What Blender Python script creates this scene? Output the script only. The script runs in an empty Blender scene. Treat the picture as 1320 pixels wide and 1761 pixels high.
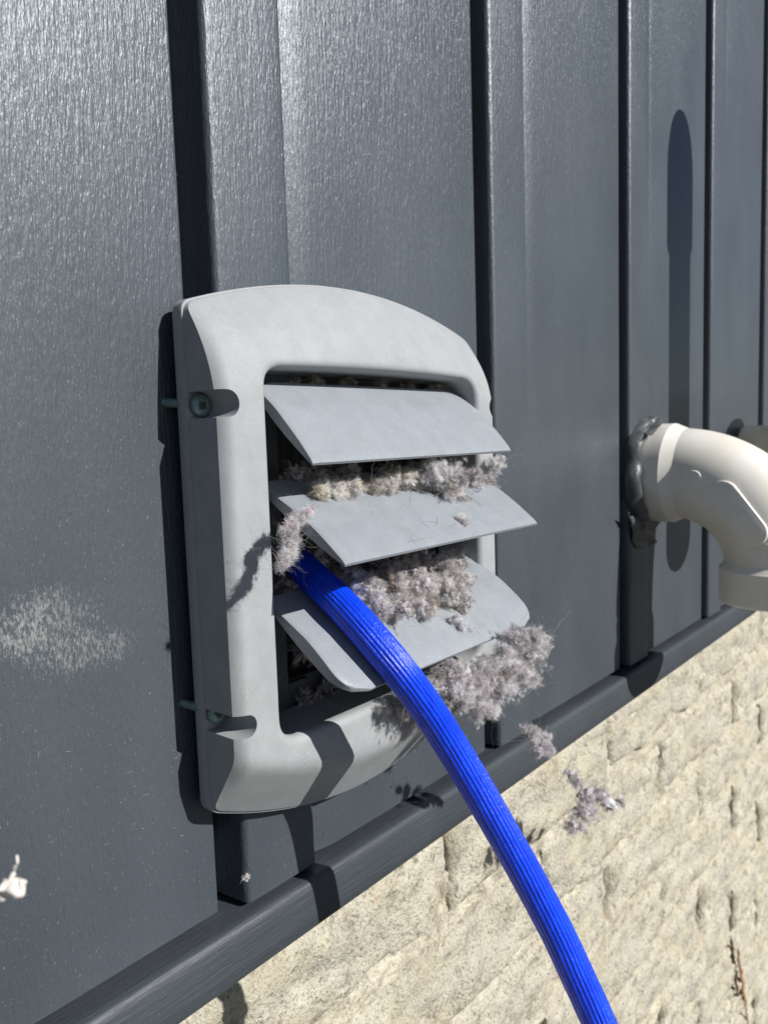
import bpy, bmesh, math, random
import numpy as np
from mathutils import Vector, Matrix, noise
random.seed(7); rng = np.random.default_rng(11)
R = math.radians
sc = bpy.context.scene
COL = sc.collection

# ------------------------------------------------------------------ camera
# world: X along the wall, Y into the wall (siding face at y = 0), Z up; metres
YAW, PITCH, ROLL, FPX, CD, CX = 0.868957, 0.0970862, -0.0324545, 1312.51, 0.244996, -0.1776667
W0, H0 = 1320.0, 1761.0
fw = Vector((math.sin(YAW)*math.cos(PITCH), math.cos(YAW)*math.cos(PITCH), -math.sin(PITCH)))
r_ = Vector((math.cos(YAW), -math.sin(YAW), 0)); u_ = r_.cross(fw)
rt = r_*math.cos(ROLL) + u_*math.sin(ROLL); up = -r_*math.sin(ROLL) + u_*math.cos(ROLL)
cam_d = bpy.data.cameras.new('camera'); cam = bpy.data.objects.new('camera', cam_d); COL.objects.link(cam)
CAM = Vector((CX, -CD, 0))
cam.matrix_world = Matrix(((rt.x, up.x, -fw.x, CAM.x), (rt.y, up.y, -fw.y, CAM.y), (rt.z, up.z, -fw.z, CAM.z), (0, 0, 0, 1)))
cam_d.sensor_fit = 'HORIZONTAL'; cam_d.sensor_width = 36; cam_d.lens = 36*FPX/W0
cam_d.clip_start = 0.01; cam_d.clip_end = 3000
cam_d.dof.use_dof = True; cam_d.dof.focus_distance = 0.30; cam_d.dof.aperture_fstop = 26
sc.camera = cam

# ------------------------------------------------------------------ sky, sun, exposure
SUN = Vector((0.24, -1.0, 0.64)).normalized()        # towards the sun
w = bpy.data.worlds.new('World'); sc.world = w; w.use_nodes = True
nt = w.node_tree; bg = nt.nodes['Background']
sky = nt.nodes.new('ShaderNodeTexSky'); sky.sky_type = 'NISHITA'; sky.sun_disc = False
sky.sun_elevation = math.asin(SUN.z); sky.sun_rotation = math.atan2(SUN.x, SUN.y)
sky.air_density = 0.8; sky.dust_density = 0.25; sky.ozone_density = 1.0
nt.links.new(sky.outputs[0], bg.inputs[0]); bg.inputs[1].default_value = 0.05
sun_d = bpy.data.lights.new('sun', 'SUN'); sun_d.energy = 5.0; sun_d.angle = R(0.53); sun_d.color = (1, 0.985, 0.96)
sun = bpy.data.objects.new('sun', sun_d); COL.objects.link(sun)
sun.rotation_euler = (-SUN).to_track_quat('-Z', 'Y').to_euler(); sun.location = SUN*3
sc.view_settings.view_transform = 'Standard'; sc.view_settings.look = 'None'
sc.view_settings.exposure = 0.22; sc.view_settings.gamma = 1; sc.view_settings.use_curve_mapping = False

# ------------------------------------------------------------------ helpers
def at(px, py, off):
    """point of the place seen at photo pixel (px,py), `off` metres out from the siding face"""
    d = fw + rt*((px-W0/2)/FPX) + up*(-(py-H0/2)/FPX)
    t = (-off + CD)/d.y
    return CAM + d*t
def atX(px, py, X):
    d = fw + rt*((px-W0/2)/FPX) + up*(-(py-H0/2)/FPX)
    return CAM + d*((X-CX)/d.x)

def link(o, parent=None):
    COL.objects.link(o)
    if parent: o.parent = parent
    return o
def mesh_obj(name, verts, faces, mat, parent=None, sharp=None, smooth=True):
    me = bpy.data.meshes.new(name)
    me.from_pydata([tuple(v) for v in verts], [], [tuple(f) for f in faces]); me.update()
    if mat: me.materials.append(mat)
    o = link(bpy.data.objects.new(name, me), parent)
    fix(me, sharp, smooth)
    return o
def fix(me, sharp=None, smooth=True):
    bm = bmesh.new(); bm.from_mesh(me)
    bmesh.ops.recalc_face_normals(bm, faces=bm.faces)
    for f in bm.faces: f.smooth = smooth
    if sharp is not None:
        for e in bm.edges:
            if len(e.link_faces) == 2 and e.calc_face_angle(0) > R(sharp): e.smooth = False
    bm.to_mesh(me); bm.free()
def empty(name, loc=(0, 0, 0)):
    o = bpy.data.objects.new(name, None); o.empty_display_size = 0.01; COL.objects.link(o); o.location = loc
    return o
def keep(o, root):      # parent o (built in world coordinates) to root
    o.parent = root; o.matrix_parent_inverse = Matrix.Translation(-Vector(root.location))
    return o
def tag(o, label, cat=None, group=None, kind=None):
    if label: o['label'] = label
    if cat: o['category'] = cat
    if group: o['group'] = group
    if kind: o['kind'] = kind
    return o
def loft(loops, closed=True, ring=False):
    n = len(loops[0]); V = [p for l in loops for p in l]; F = []
    m = len(loops)
    for i in range(m if ring else m-1):
        a, b = i*n, ((i+1) % m)*n
        for j in range(n if closed else n-1):
            k = (j+1) % n
            F.append((a+j, a+k, b+k, b+j))
    return V, F

# ------------------------------------------------------------------ materials
def mat(name, base, rough=0.5, spec=0.5):
    m = bpy.data.materials.new(name); m.use_nodes = True
    b = m.node_tree.nodes['Principled BSDF']
    b.inputs['Base Color'].default_value = (*base, 1); b.inputs['Roughness'].default_value = rough
    b.inputs['Specular IOR Level'].default_value = spec
    return m, m.node_tree, b
class N:
    def __init__(s, t): s.t = t; s.x = -1800
    def n(s, typ, **k):
        q = s.t.nodes.new(typ); s.x += 40; q.location = (s.x, 0)
        for a, v in k.items(): setattr(q, a, v)
        return q
    def l(s, a, b): s.t.links.new(a, b)
    def coord(s, scale=(1, 1, 1), loc=(0, 0, 0), rot=(0, 0, 0)):
        g = s.n('ShaderNodeTexCoord'); m = s.n('ShaderNodeMapping')
        m.inputs['Scale'].default_value = scale; m.inputs['Location'].default_value = loc; m.inputs['Rotation'].default_value = rot
        s.l(g.outputs['Object'], m.inputs['Vector']); return m.outputs[0]
    def noise(s, vec, scale=1, detail=3, rough=0.55, dist=0):
        q = s.n('ShaderNodeTexNoise'); q.inputs['Scale'].default_value = scale; q.inputs['Detail'].default_value = detail
        q.inputs['Roughness'].default_value = rough; q.inputs['Distortion'].default_value = dist
        s.l(vec, q.inputs['Vector']); return q.outputs['Fac']
    def ramp(s, fac, stops):
        q = s.n('ShaderNodeValToRGB'); e = q.color_ramp.elements
        while len(e) < len(stops): e.new(0.5)
        for el, (p, c) in zip(e, stops):
            el.position = p; el.color = (*c, 1) if hasattr(c, '__len__') else (c, c, c, 1)
        s.l(fac, q.inputs[0]); return q.outputs[0]
    def mix(s, fac, a, b, mode='MIX'):
        q = s.n('ShaderNodeMix', data_type='RGBA', blend_type=mode)
        for v, i in ((fac, 0), (a, 6), (b, 7)):
            if hasattr(v, 'is_linked'): s.l(v, q.inputs[i])
            elif isinstance(v, (int, float)): q.inputs[i].default_value = v
            else: q.inputs[i].default_value = (*v, 1)
        return q.outputs[2]
    def math(s, op, a, b=0.0, clamp=False):
        q = s.n('ShaderNodeMath', operation=op, use_clamp=clamp)
        for v, i in ((a, 0), (b, 1)):
            if hasattr(v, 'is_linked'): s.l(v, q.inputs[i])
            else: q.inputs[i].default_value = v
        return q.outputs[0]
    def bump(s, h, dist, strength=1.0, prev=None):
        q = s.n('ShaderNodeBump'); q.inputs['Distance'].default_value = dist; q.inputs['Strength'].default_value = strength
        s.l(h, q.inputs['Height'])
        if prev is not None: s.l(prev, q.inputs['Normal'])
        return q.outputs[0]
    def ellipse(s, cx, cz, rx, rz, rot=0.0):     # 1 inside .. 0 outside, in wall coordinates
        v = s.coord((1/rx, 0, 1/rz), (-cx/rx, 0, -cz/rz))
        q = s.n('ShaderNodeVectorMath', operation='LENGTH'); s.l(v, q.inputs[0])
        return s.math('SUBTRACT', 1.0, q.outputs['Value'], True)

def siding_material(name, axis='Z'):
    m, t, b = mat(name, (0.055, 0.061, 0.068), 0.36, 0.5); k = N(t)
    if axis == 'Z': s1, s2 = (1150, 600, 230), (480, 300, 42)
    else: s1, s2 = (110, 900, 900), (14, 300, 420)
    g1 = k.noise(k.coord(s1), 1, 2, 0.6, 0.4); g2 = k.noise(k.coord(s2), 1, 3, 0.6)
    g2r = k.ramp(g2, [(0.42, 0.0), (0.56, 1.0)])
    soft = k.noise(k.coord((14, 14, 7)), 1, 2)
    n1 = k.bump(g1, 0.00045, 0.8 if axis == 'Z' else 0.5); n2 = k.bump(g2r, 0.00014, 0.6, n1)
    n3 = k.bump(k.noise(k.coord((60, 60, 20)), 1, 2), 0.0006, 0.35, n2)
    k.l(n3, b.inputs['Normal'])
    # weathering: chalky film, fine dust specks, short scratches
    base = k.mix(k.ramp(soft, [(0.35, 0.0), (0.7, 1.0)]), (0.050, 0.059, 0.068), (0.064, 0.074, 0.084))
    sp = k.noise(k.coord((1500, 1500, 700)), 1, 1); spm = k.ramp(sp, [(0.72, 0.0), (0.78, 0.35)])
    base = k.mix(spm, base, (0.34, 0.33, 0.31))
    vor = k.n('ShaderNodeTexVoronoi'); k.l(k.coord((420, 420, 300)), vor.inputs['Vector']); vor.inputs['Scale'].default_value = 1
    patch = k.ramp(k.noise(k.coord((30, 30, 22)), 1, 2), [(0.45, 0.0), (0.6, 1.0)])
    vm = k.math('MULTIPLY', k.ramp(vor.outputs['Distance'], [(0.03, 0.45), (0.07, 0.0)]), patch)
    base = k.mix(vm, base, (0.42, 0.41, 0.40))
    if axis == 'Z':
        sc_n = k.noise(k.coord((1300, 1300, 520)), 1, 4, 0.8)
        for (cx, cz, rx, rz, amt) in SCUFFS:
            e = k.math('MULTIPLY', k.ellipse(cx, cz, rx, rz), 1.0)
            warp = k.math('MULTIPLY', e, k.math('MULTIPLY', k.noise(k.coord((90, 90, 60)), 1, 3), 2.2))
            msk = k.math('ADD', sc_n, k.math('MINIMUM', k.math('MULTIPLY', warp, amt), .20))
            mr = k.ramp(msk, [(0.64, 0.0), (0.92, 0.6)])
            base = k.mix(k.math('MULTIPLY', mr, k.ramp(warp, [(0.02, 0.0), (0.15, 1.0)])), base, (0.40, 0.385, 0.36))
    if axis != 'Z': base = k.mix(0.35, base, (0.02, 0.022, 0.026))
    k.l(base, b.inputs['Base Color'])
    rr = k.ramp(soft, [(0.3, 0.33), (0.75, 0.40)]) if axis == 'Z' else k.ramp(soft, [(0.3, 0.46), (0.75, 0.55)]); k.l(rr, b.inputs['Roughness'])
    b.inputs['IOR'].default_value = 1.48
    if axis == 'Z': b.inputs['Coat Weight'].default_value = 0.28; b.inputs['Coat Roughness'].default_value = 0.5; b.inputs['Coat Tint'].default_value = (0.92, 0.96, 1, 1); b.inputs['Specular Tint'].default_value = (0.88, 0.94, 1, 1); b.inputs['Coat IOR'].default_value = 1.6
    return m
p1 = at(75, 1075, 0); p2 = at(155, 1120, 0); p3 = at(15, 1085, 0)
SCUFFS = [(p1.x, p1.z, 0.026, 0.017, 0.36), (p2.x, p2.z, 0.026, 0.011, 0.30), (p3.x, p3.z, 0.022, 0.012, 0.34)]
M_SIDE = siding_material('grey_vinyl_siding')
M_TRIM = siding_material('grey_vinyl_trim', 'X')

def plastic(name, base, rough, specks=0.3):
    m, t, b = mat(name, base, rough, 0.4); k = N(t)
    blot = k.noise(k.coord((95, 95, 80)), 1, 5, 0.7)
    fine = k.noise(k.coord((2600, 2600, 2600)), 1, 2)
    c = k.mix(k.ramp(blot, [(0.33, 0.0), (0.68, 1.0)]), tuple(x*0.90 for x in base), tuple(min(1, x*1.06) for x in base))
    c = k.mix(k.math('MULTIPLY', k.ramp(fine, [(0.4, 0.0), (0.7, 1.0)]), 0.35), c, tuple(x*0.72 for x in base))
    dust = k.noise(k.coord((1300, 1300, 1300)), 1, 2, 0.6)
    pm = k.ramp(k.noise(k.coord((70, 70, 40)), 1, 3), [(0.47, 0.0), (0.62, 1.0)])
    c = k.mix(k.math('MULTIPLY', k.math('MULTIPLY', k.ramp(dust, [(0.63, 0.0), (0.70, 1.0)]), pm), specks), c, (0.75, 0.73, 0.70))
    st = k.noise(k.coord((260, 260, 18)), 1, 3); c = k.mix(k.math('MULTIPLY', k.ramp(st, [(0.55, 0.0), (0.75, 1.0)]), 0.22), c, (0.33, 0.31, 0.28))
    k.l(c, b.inputs['Base Color'])
    k.l(k.bump(fine, 0.00008, 0.7, k.bump(blot, 0.0003, 0.3)), b.inputs['Normal'])
    return m
M_FRAME = plastic('weathered_grey_plastic', (0.335, 0.343, 0.350), 0.62, 0.35)
M_LOUV = plastic('grey_louvre_plastic', (0.275, 0.296, 0.318), 0.5, 0.35)
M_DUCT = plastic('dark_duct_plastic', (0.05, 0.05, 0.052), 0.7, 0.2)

def hose_material():
    m, t, b = mat('blue_hose_plastic', (0.0045, 0.028, 0.62), 0.29, 0.6); k = N(t)
    n = k.noise(k.coord((1400, 1400, 500)), 1, 3, 0.6)
    c = k.mix(k.ramp(k.noise(k.coord((200, 200, 90)), 1, 3), [(0.35, 0.0), (0.7, 1.0)]), (0.0010, 0.040, 0.66), (0.0012, 0.062, 0.86))
    sp = k.ramp(k.noise(k.coord((1500, 1500, 1500)), 1, 1), [(0.735, 0.0), (0.77, 0.6)])
    c = k.mix(sp, c, (0.35, 0.42, 0.8))
    k.l(c, b.inputs['Base Color']); k.l(k.bump(n, 0.00045, 0.65), b.inputs['Normal'])
    return m
M_HOSE = hose_material()

def brick_material(name, tint=1.0, mort=False):
    m, t, b = mat(name, (0.5, 0.47, 0.4), 0.85, 0.25); k = N(t)
    big = k.noise(k.coord((16, 16, 16)), 1, 4, 0.6); mid = k.noise(k.coord((75, 75, 75)), 1, 5, 0.65, 0.5)
    fine = k.noise(k.coord((420, 420, 420)), 1, 4, 0.7)
    c = k.mix(k.ramp(big, [(0.38, 0.0), (0.62, 1.0)]), (0.53, 0.495, 0.41), (0.66, 0.61, 0.475))
    c = k.mix(k.ramp(mid, [(0.36, 0.9), (0.46, 0.0)]), c, (0.33, 0.30, 0.24))
    c = k.mix(k.ramp(mid, [(0.55, 0.0), (0.72, 0.7)]), c, (0.68, 0.64, 0.54))
    pit_shade = k.ramp(fine, [(0.37, 0.85), (0.455, 0.0)]); c = k.mix(pit_shade, c, (0.20, 0.18, 0.14))  # shade of the pits put into the colour, since frontal sun flattens relief
    red = k.noise(k.coord((55, 55, 38), (3.3, 1, 2)), 1, 3); c = k.mix(k.ramp(red, [(0.70, 0.0), (0.74, 0.55)]), c, (0.42, 0.17, 0.09))
    yel = k.noise(k.coord((9, 9, 14), (7, 0, 1)), 1, 2); c = k.mix(k.ramp(yel, [(0.52, 0.0), (0.68, 0.4)]), c, (0.68, 0.61, 0.41))
    cr = k.noise(k.coord((26, 26, 60)), 1, 5, 0.7, 1.2); c = k.mix(k.ramp(cr, [(0.480, 0.0), (0.496, 0.9), (0.504, 0.9), (0.520, 0.0)]), c, (0.17, 0.14, 0.10)) if mort else c
    tan = k.noise(k.coord((13, 13, 20), (2, 5, 9)), 1, 4, 0.6); c = k.mix(k.ramp(tan, [(0.52, 0.0), (0.66, 0.5)]), c, (0.46, 0.38, 0.26))
    if mort: c = k.mix(0.35, c, (0.52, 0.46, 0.36))
    k.l(c, b.inputs['Base Color'])
    vor = k.n('ShaderNodeTexVoronoi'); k.l(k.coord((260, 260, 260)), vor.inputs['Vector']); vor.inputs['Scale'].default_value = 1
    nn = k.bump(mid, 0.007, 0.75 if not mort else 0.55); nn = k.bump(fine, 0.0032, 0.9 if not mort else 0.6, nn)
    nn = k.bump(vor.outputs['Distance'], 0.0007, 0.45, nn); k.l(nn, b.inputs['Normal'])
    return m
M_BRICK = brick_material('painted_brick'); M_MORT = brick_material('painted_mortar', mort=True)

def pvc_material():
    m, t, b = mat('white_pvc', (0.74, 0.72, 0.68), 0.36, 0.5); k = N(t)
    n = k.noise(k.coord((30, 30, 30)), 1, 3); c = k.mix(k.ramp(n, [(0.35, 0.0), (0.7, 1.0)]), (0.76, 0.71, 0.61), (0.83, 0.80, 0.74))
    sp = k.ramp(k.noise(k.coord((240, 240, 240)), 1, 2), [(0.74, 0.0), (0.79, 0.6)]); c = k.mix(sp, c, (0.45, 0.42, 0.36))
    k.l(c, b.inputs['Base Color']); k.l(k.bump(k.noise(k.coord((900, 900, 900)), 1, 2), 0.0001, 0.4), b.inputs['Normal'])
    return m
M_PVC = pvc_material()
M_PVC2, t_, b_ = mat('tan_grey_pvc', (0.74, 0.66, 0.53), 0.45)
def tape_material():
    m, t, b = mat('grey_sealant', (0.07, 0.078, 0.08), 0.42, 0.5); k = N(t)
    n = k.noise(k.coord((90, 90, 90)), 1, 4, 0.6, 0.6); k.l(k.ramp(n, [(0.4, (0.05, 0.056, 0.058)), (0.7, (0.11, 0.118, 0.118))]), b.inputs['Base Color'])
    k.l(k.bump(n, 0.002, 0.4), b.inputs['Normal']); return m
M_TAPE = tape_material()
def screw_material():
    m, t, b = mat('green_coated_steel', (0.15, 0.24, 0.22), 0.45, 0.5); b.inputs['Metallic'].default_value = 0.35; k = N(t)
    n = k.noise(k.coord((700, 700, 700)), 1, 3); k.l(k.ramp(n, [(0.35, (0.12, 0.20, 0.19)), (0.7, (0.22, 0.32, 0.29))]), b.inputs['Base Color'])
    k.l(k.bump(n, 0.0001, 0.5), b.inputs['Normal']); return m
M_SCREW = screw_material()
M_DARK, t_, b_ = mat('socket_shadow_steel', (0.03, 0.045, 0.045), 0.5)
def lint_material():
    m = bpy.data.materials.new('lint_fibre'); m.use_nodes = True; t = m.node_tree; k = N(t)
    t.nodes.remove(t.nodes['Principled BSDF']); out = t.nodes['Material Output']
    a = k.n('ShaderNodeAttribute', attribute_name='tint')
    d = k.n('ShaderNodeBsdfDiffuse'); tr = k.n('ShaderNodeBsdfTranslucent'); mx = k.n('ShaderNodeMixShader'); mx.inputs[0].default_value = 0.36
    k.l(a.outputs['Color'], d.inputs[0]); k.l(a.outputs['Color'], tr.inputs[0]); k.l(d.outputs[0], mx.inputs[1]); k.l(tr.outputs[0], mx.inputs[2])
    k.l(mx.outputs[0], out.inputs['Surface']); return m
M_LINT = lint_material()
def ground_material():
    m, t, b = mat('pale_gravel_soil', (0.22, 0.20, 0.16), 0.9); k = N(t)
    n = k.noise(k.coord((8, 8, 8)), 1, 6, 0.7); k.l(k.ramp(n, [(0.35, (0.045, 0.042, 0.036)), (0.65, (0.11, 0.105, 0.095))]), b.inputs['Base Color'])
    k.l(k.bump(n, 0.03, 0.6), b.inputs['Normal']); return m

# ------------------------------------------------------------------ ground
GZ = -1.35
g = mesh_obj('ground', [(-600, -600, GZ), (600, -600, GZ), (600, 600, GZ), (-600, 600, GZ)], [(0, 1, 2, 3)], ground_material())
tag(g, 'pale gravelly soil at the foot of the wall', kind='structure')

# ------------------------------------------------------------------ vinyl siding
S = 0.2
PROF = [(0.0004, 0.0165), (0.0100, 0.0165), (0.0105, 0.0120), (0.0111, 0.0070), (0.0117, 0.0025), (0.0122, -0.0008), (0.0128, -0.0024), (0.0139, -0.0033), (0.0156, -0.0035),
        (0.0260, -0.0036), (0.0400, -0.0036), (0.0500, -0.0035), (0.0514, -0.0032), (0.0519, -0.0025), (0.0521, 0.0022), (0.0535, 0.0026), (0.0570, 0.0019), (0.0610, 0.0010), (0.0650, 0.0003), (0.0700, 0),
        (0.11, -0.0003), (0.140, -0.0003), (0.1985, 0), (0.1995, 0.0001), (0.1999, 0.0006), (0.2, 0.0020), (0.2, 0.0160)]
ZB, ZT = -0.1908, 2.6
wall = empty('siding_wall', (0, 0, ZB)); tag(wall, 'dark grey vertical vinyl siding above the painted brick', 'siding')
def panel(k):
    zs = [ZB + (0.0012 if k == -1 else 0)] + ([-0.105, -0.09, -0.06, -0.03, 0.0, 0.018] if k == 0 else []) + [0.12, 0.3, 0.6, ZT]
    prof = list(PROF)
    V, F = [], []
    rr = random.Random(k+50)
    for z in zs:
        for (x, y) in prof:
            V.append((k*S + x, y, z - (0.0010 if z == zs[0] and x < .0522 else 0)))
    n = len(prof)
    for i in range(len(zs)-1):
        for j in range(n-1):
            xm = (prof[j][0]+prof[j+1][0])/2; zm = (zs[i]+zs[i+1])/2
            if k == 0 and 0.04 < xm < 0.1401 and -0.105 < zm < 0.018: continue     # hole for the duct
            F.append((i*n+j, i*n+j+1, (i+1)*n+j+1, (i+1)*n+j))
    # returned bottom edge, so that the sheet has thickness
    for x, y in prof: V.append((k*S+x, y+0.0012, zs[0] - (0.0010 if x < .0522 else 0)))
    q = len(zs)*n
    for j in range(n-1): F.append((j, j+1, q+j+1, q+j))
    o = mesh_obj('siding_panel', V, F, M_SIDE, sharp=50); keep(o, wall); return o
for k in range(-4, 14): panel(k)

# bottom trim: one nosing running along the foot of the siding
TP = [(0.016, -0.1945), (-0.0045, -0.1945), (-0.0067, -0.1946), (-0.0080, -0.1951), (-0.0089, -0.1962), (-0.0095, -0.1985), (-0.0099, -0.2030), (-0.0103, -0.2090), (-0.0104, -0.2150),
      (-0.0099, -0.2160), (-0.0085, -0.2162), (0.062, -0.2162)]
xs = [-0.8 + 0.4*i for i in range(10)]
V, F = loft([[(x, y, z) for (y, z) in TP] for x in xs], closed=False)
trim = mesh_obj('bottom_trim', V, F, M_TRIM, sharp=60)
tag(trim, 'dark grey horizontal trim strip under the siding and above the brick', 'trim')

# ------------------------------------------------------------------ painted brick wall
QB = 0.052
bw = empty('brick_wall', (0, QB, GZ)); tag(bw, 'rough cream painted brick wall below the grey trim', 'brick wall')
CH, BWD, BH, BL = 0.0777, 0.272, 0.0640, 0.2585
def brick_mesh(seed):
    nx, nz = 44, 12; V, F = [], []
    off = Vector((seed*7.3, seed*3.1, 1.7))
    for j in range(nz+1):
        for i in range(nx+1):
            u, v = i/nx, j/nz; x = (u-.5)*BL; z = (v-.5)*BH
            ed = min(u*BL, (1-u)*BL, v*BH, (1-v)*BH)
            nv = noise.fractal(Vector((x*26, 0, z*40))+off, 0.8, 2.0, 5) * 0.0052 + noise.fractal(Vector((x*120, 2, z*120))+off, 0.8, 2.0, 3)*0.0016
            y = -nv + 0.0045*max(0, 1-ed/0.005)**2
            wob = noise.noise(Vector((x*60, 5, z*60))+off)*0.0016
            V.append((x+wob*(ed < .003), y, z+wob*(ed < .003)))
    for j in range(nz):
        for i in range(nx): a = j*(nx+1)+i; F.append((a, a+1, a+nx+2, a+nx+1))
    b0 = len(V); rim = [i for i in range(nx+1)] + [j*(nx+1)+nx for j in range(1, nz+1)] + [nz*(nx+1)+i for i in range(nx-1, -1, -1)] + [j*(nx+1) for j in range(nz-1, 0, -1)]
    for a in rim: V.append((V[a][0], 0.03, V[a][2]))
    for i in range(len(rim)): k = (i+1) % len(rim); F.append((rim[i], rim[k], b0+k, b0+i))
    me = bpy.data.meshes.new('brick'); me.from_pydata(V, [], F); me.materials.append(M_BRICK); fix(me, 60); return me
bms = [brick_mesh(s) for s in range(9)]
ZC0 = -0.3015
for c in range(-1, 13):
    z = ZC0 - CH*c
    if z - BH/2 < GZ: break
    for i in range(-3, 13):
        x = 0.364 + BWD*i + (0.136 if c % 2 else 0.0)
        o = bpy.data.objects.new('brick', bms[random.randrange(9)]); COL.objects.link(o)
        o.location = (x+random.uniform(-.0015, .0015), QB+random.uniform(-.0026, .0022), z+random.uniform(-.001, .001)); o.rotation_euler = (random.uniform(-.008, .008), random.uniform(-.004, .004)+(math.pi if random.random() < .5 else 0), random.uniform(-.006, .006))
        keep(o, bw)
# mortar: struck nearly flush, smeared and ridged, under the same paint
nx, nz = 760, 250; V, F = [], []
X0, X1, Z0, Z1 = -0.1, 1.9, -0.95, -0.19
for j in range(nz+1):
    for i in range(nx+1):
        x = X0+(X1-X0)*i/nx; z = Z0+(Z1-Z0)*j/nz
        y = QB + 0.0045 - 0.0052*noise.fractal(Vector((x*28, 9, z*40)), 0.8, 2.0, 4)
        c = round((ZC0-z)/CH); jx = 0.228 + (0.136 if c % 2 else 0.0); dx = (x-jx)/BWD; dx = (dx-round(dx))*BWD
        zc = ZC0-CH*c; on = max(0, 1-(abs(z-zc)/(BH*.46))**4)
        y += 0.020*math.exp(-(dx/0.0034)**2)*on*max(0, min(1, .55+1.6*noise.noise(Vector((x*5, c*3.3, z*22)))))
        V.append((x, y, z))
for j in range(nz):
    for i in range(nx): a = j*(nx+1)+i; F.append((a, a+1, a+nx+2, a+nx+1))
b0 = len(V); big = [(-3, Z1), (6, Z1), (6, GZ), (-3, GZ)]
for x, z in big: V.append((x, QB+0.022, z))
F.append((b0, b0+1, b0+2, b0+3))
mo = mesh_obj('mortar', V, F, M_MORT); keep(mo, bw)
# wall core above, closing the gap behind siding
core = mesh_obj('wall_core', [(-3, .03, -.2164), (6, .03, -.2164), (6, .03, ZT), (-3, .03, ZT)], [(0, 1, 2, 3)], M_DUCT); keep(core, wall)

# ------------------------------------------------------------------ dryer vent cover
def outline(xl, xr, zt, bt, zb, bb, rc, h, ns=18, nc=9):
    xc, hw = (xl+xr)/2, (xr-xl)/2
    def top(t): x = xl+(xr-xl)*t; return Vector((x, -h, zt + bt*(1-((x-xc)/hw)**2)))
    def bot(t): x = xr-(xr-xl)*t; return Vector((x, -h, zb - bb*(1-((x-xc)/hw)**2)))
    def left(t): return Vector((xl, -h, zb+(zt-zb)*t))
    def right(t): return Vector((xr, -h, zt-(zt-zb)*t))
    sides = [left, top, right, bot]; L = [zt-zb, xr-xl, zt-zb, xr-xl]; out = []
    for i, (f, l) in enumerate(zip(sides, L)):
        e = rc/l
        for j in range(ns+1): out.append(f(e+(1-2*e)*j/ns))
        g = sides[(i+1) % 4]; e2 = rc/L[(i+1) % 4]; A = f(1-e); B = g(e2); Cn = f(1)
        for j in range(1, nc):
            t = j/nc; out.append(A*(1-t)**2 + Cn*2*t*(1-t) + B*t*t)
    return out
vent = empty('dryer_vent_cover', (0.093, 0, -0.14)); tag(vent, 'grey louvred dryer vent cover screwed to the dark siding', 'vent')
XL, XR = -0.0098, 0.1710; FH = 0.0305; HB = 0.0112
OUT = (XL, XR, 0.0512, 0.0150, -0.1406, 0.0213)
XM, XW = (XL+XR)/2, (XR-XL)/2
def ins(d, h, rc): return outline(XL+d, XR-d, OUT[2]-d, OUT[3], OUT[4]+d, OUT[5], rc, h, ns=60)
OP = dict(xl=0.0120, xr=0.1525, zt=0.0275, bt=0.0012, zb=-0.1155, bb=0.0010)
def opn(e, h, rc=0.010): return outline(OP['xl']-e, OP['xr']+e, OP['zt']+e, OP['bt'], OP['zb']-e, OP['bb'], rc+e*.8, h, ns=60)
def height(x, z):
    q = 1-((x-XM)/XW)**2
    dt = OUT[2]+OUT[3]*q - z; db = z-(OUT[4]-OUT[5]*q); ds = min(x-XL, XR-x)
    fs = 0.74+0.26*(1-(1-min(1, max(0, ds/.0066)))**2.2)
    ft = 1-(1-min(1, max(0, dt/.041)))**2
    u = max(0, db/.0275); fb = u/.88 if u < .75 else (0.852+1.136*(u-.75)-(u-.75)**2*2.185 if u < 1.01 else 1.0)
    return HB + (FH-HB)*fs*ft*fb
loops = [ins(0.0003, 0.0052, 0.004), ins(0, 0.0058, 0.004), ins(0, 0.0107, 0.004), ins(0.0002, 0.0111, 0.004), ins(0.0006, 0.0112, 0.0042)]
A0, B0 = (XL+.0009, XR-.0009, OUT[2]-.0009, OUT[3], OUT[4]+.0009, OUT[5], .0042), (OP['xl']-.003, OP['xr']+.003, OP['zt']+.003, OP['bt'], OP['zb']-.003, OP['bb'], .0124)
for t in (0, .012, .03, .05, .075, .10, .13, .17, .21, .26, .32, .38, .45, .52, .60, .68, .76, .84, .91, .96, 1.0):
    l = outline(*[o+(i-o)*t for o, i in zip(A0, B0)], 0.0, ns=60)
    loops.append([Vector((p.x, -height(p.x, p.z), p.z)) for p in l])
for e, dh in ((.0018, .0003), (.0009, .0010), (.0002, .0021), (0, .0035)):
    loops.append([Vector((p.x, -height(p.x, p.z)+dh, p.z)) for p in opn(e, 0)])
loops += [opn(-0.0004, 0.0150), opn(-0.0008, 0.0042)]
V, F = loft(loops, ring=True)
frame = mesh_obj('frame', V, F, M_FRAME); keep(frame, vent)
def slot_cutter(xa, xe, zc, rad, floor=0.01135, top=0.04):
    pts = [(xa, zc+rad), (xa, zc-rad)]; s = 1 if xe > xa else -1
    for j in range(13):
        a = -math.pi/2 + math.pi*j/12; pts.append((xe - s*rad + s*rad*math.cos(a), zc + rad*math.sin(a)))
    n = len(pts); V = [(x, -floor, z) for x, z in pts] + [(x, -top, z) for x, z in pts]
    F = [tuple(range(n)), tuple(range(2*n-1, n-1, -1))] + [(i, (i+1) % n, n+(i+1) % n, n+i) for i in range(n)]
    return mesh_obj('cutter', V, F, None)
e1 = at(412, 697, FH).x; e2 = at(441, 1228, FH).x
ZS1, ZS2 = 0.0139, -0.1038
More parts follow.
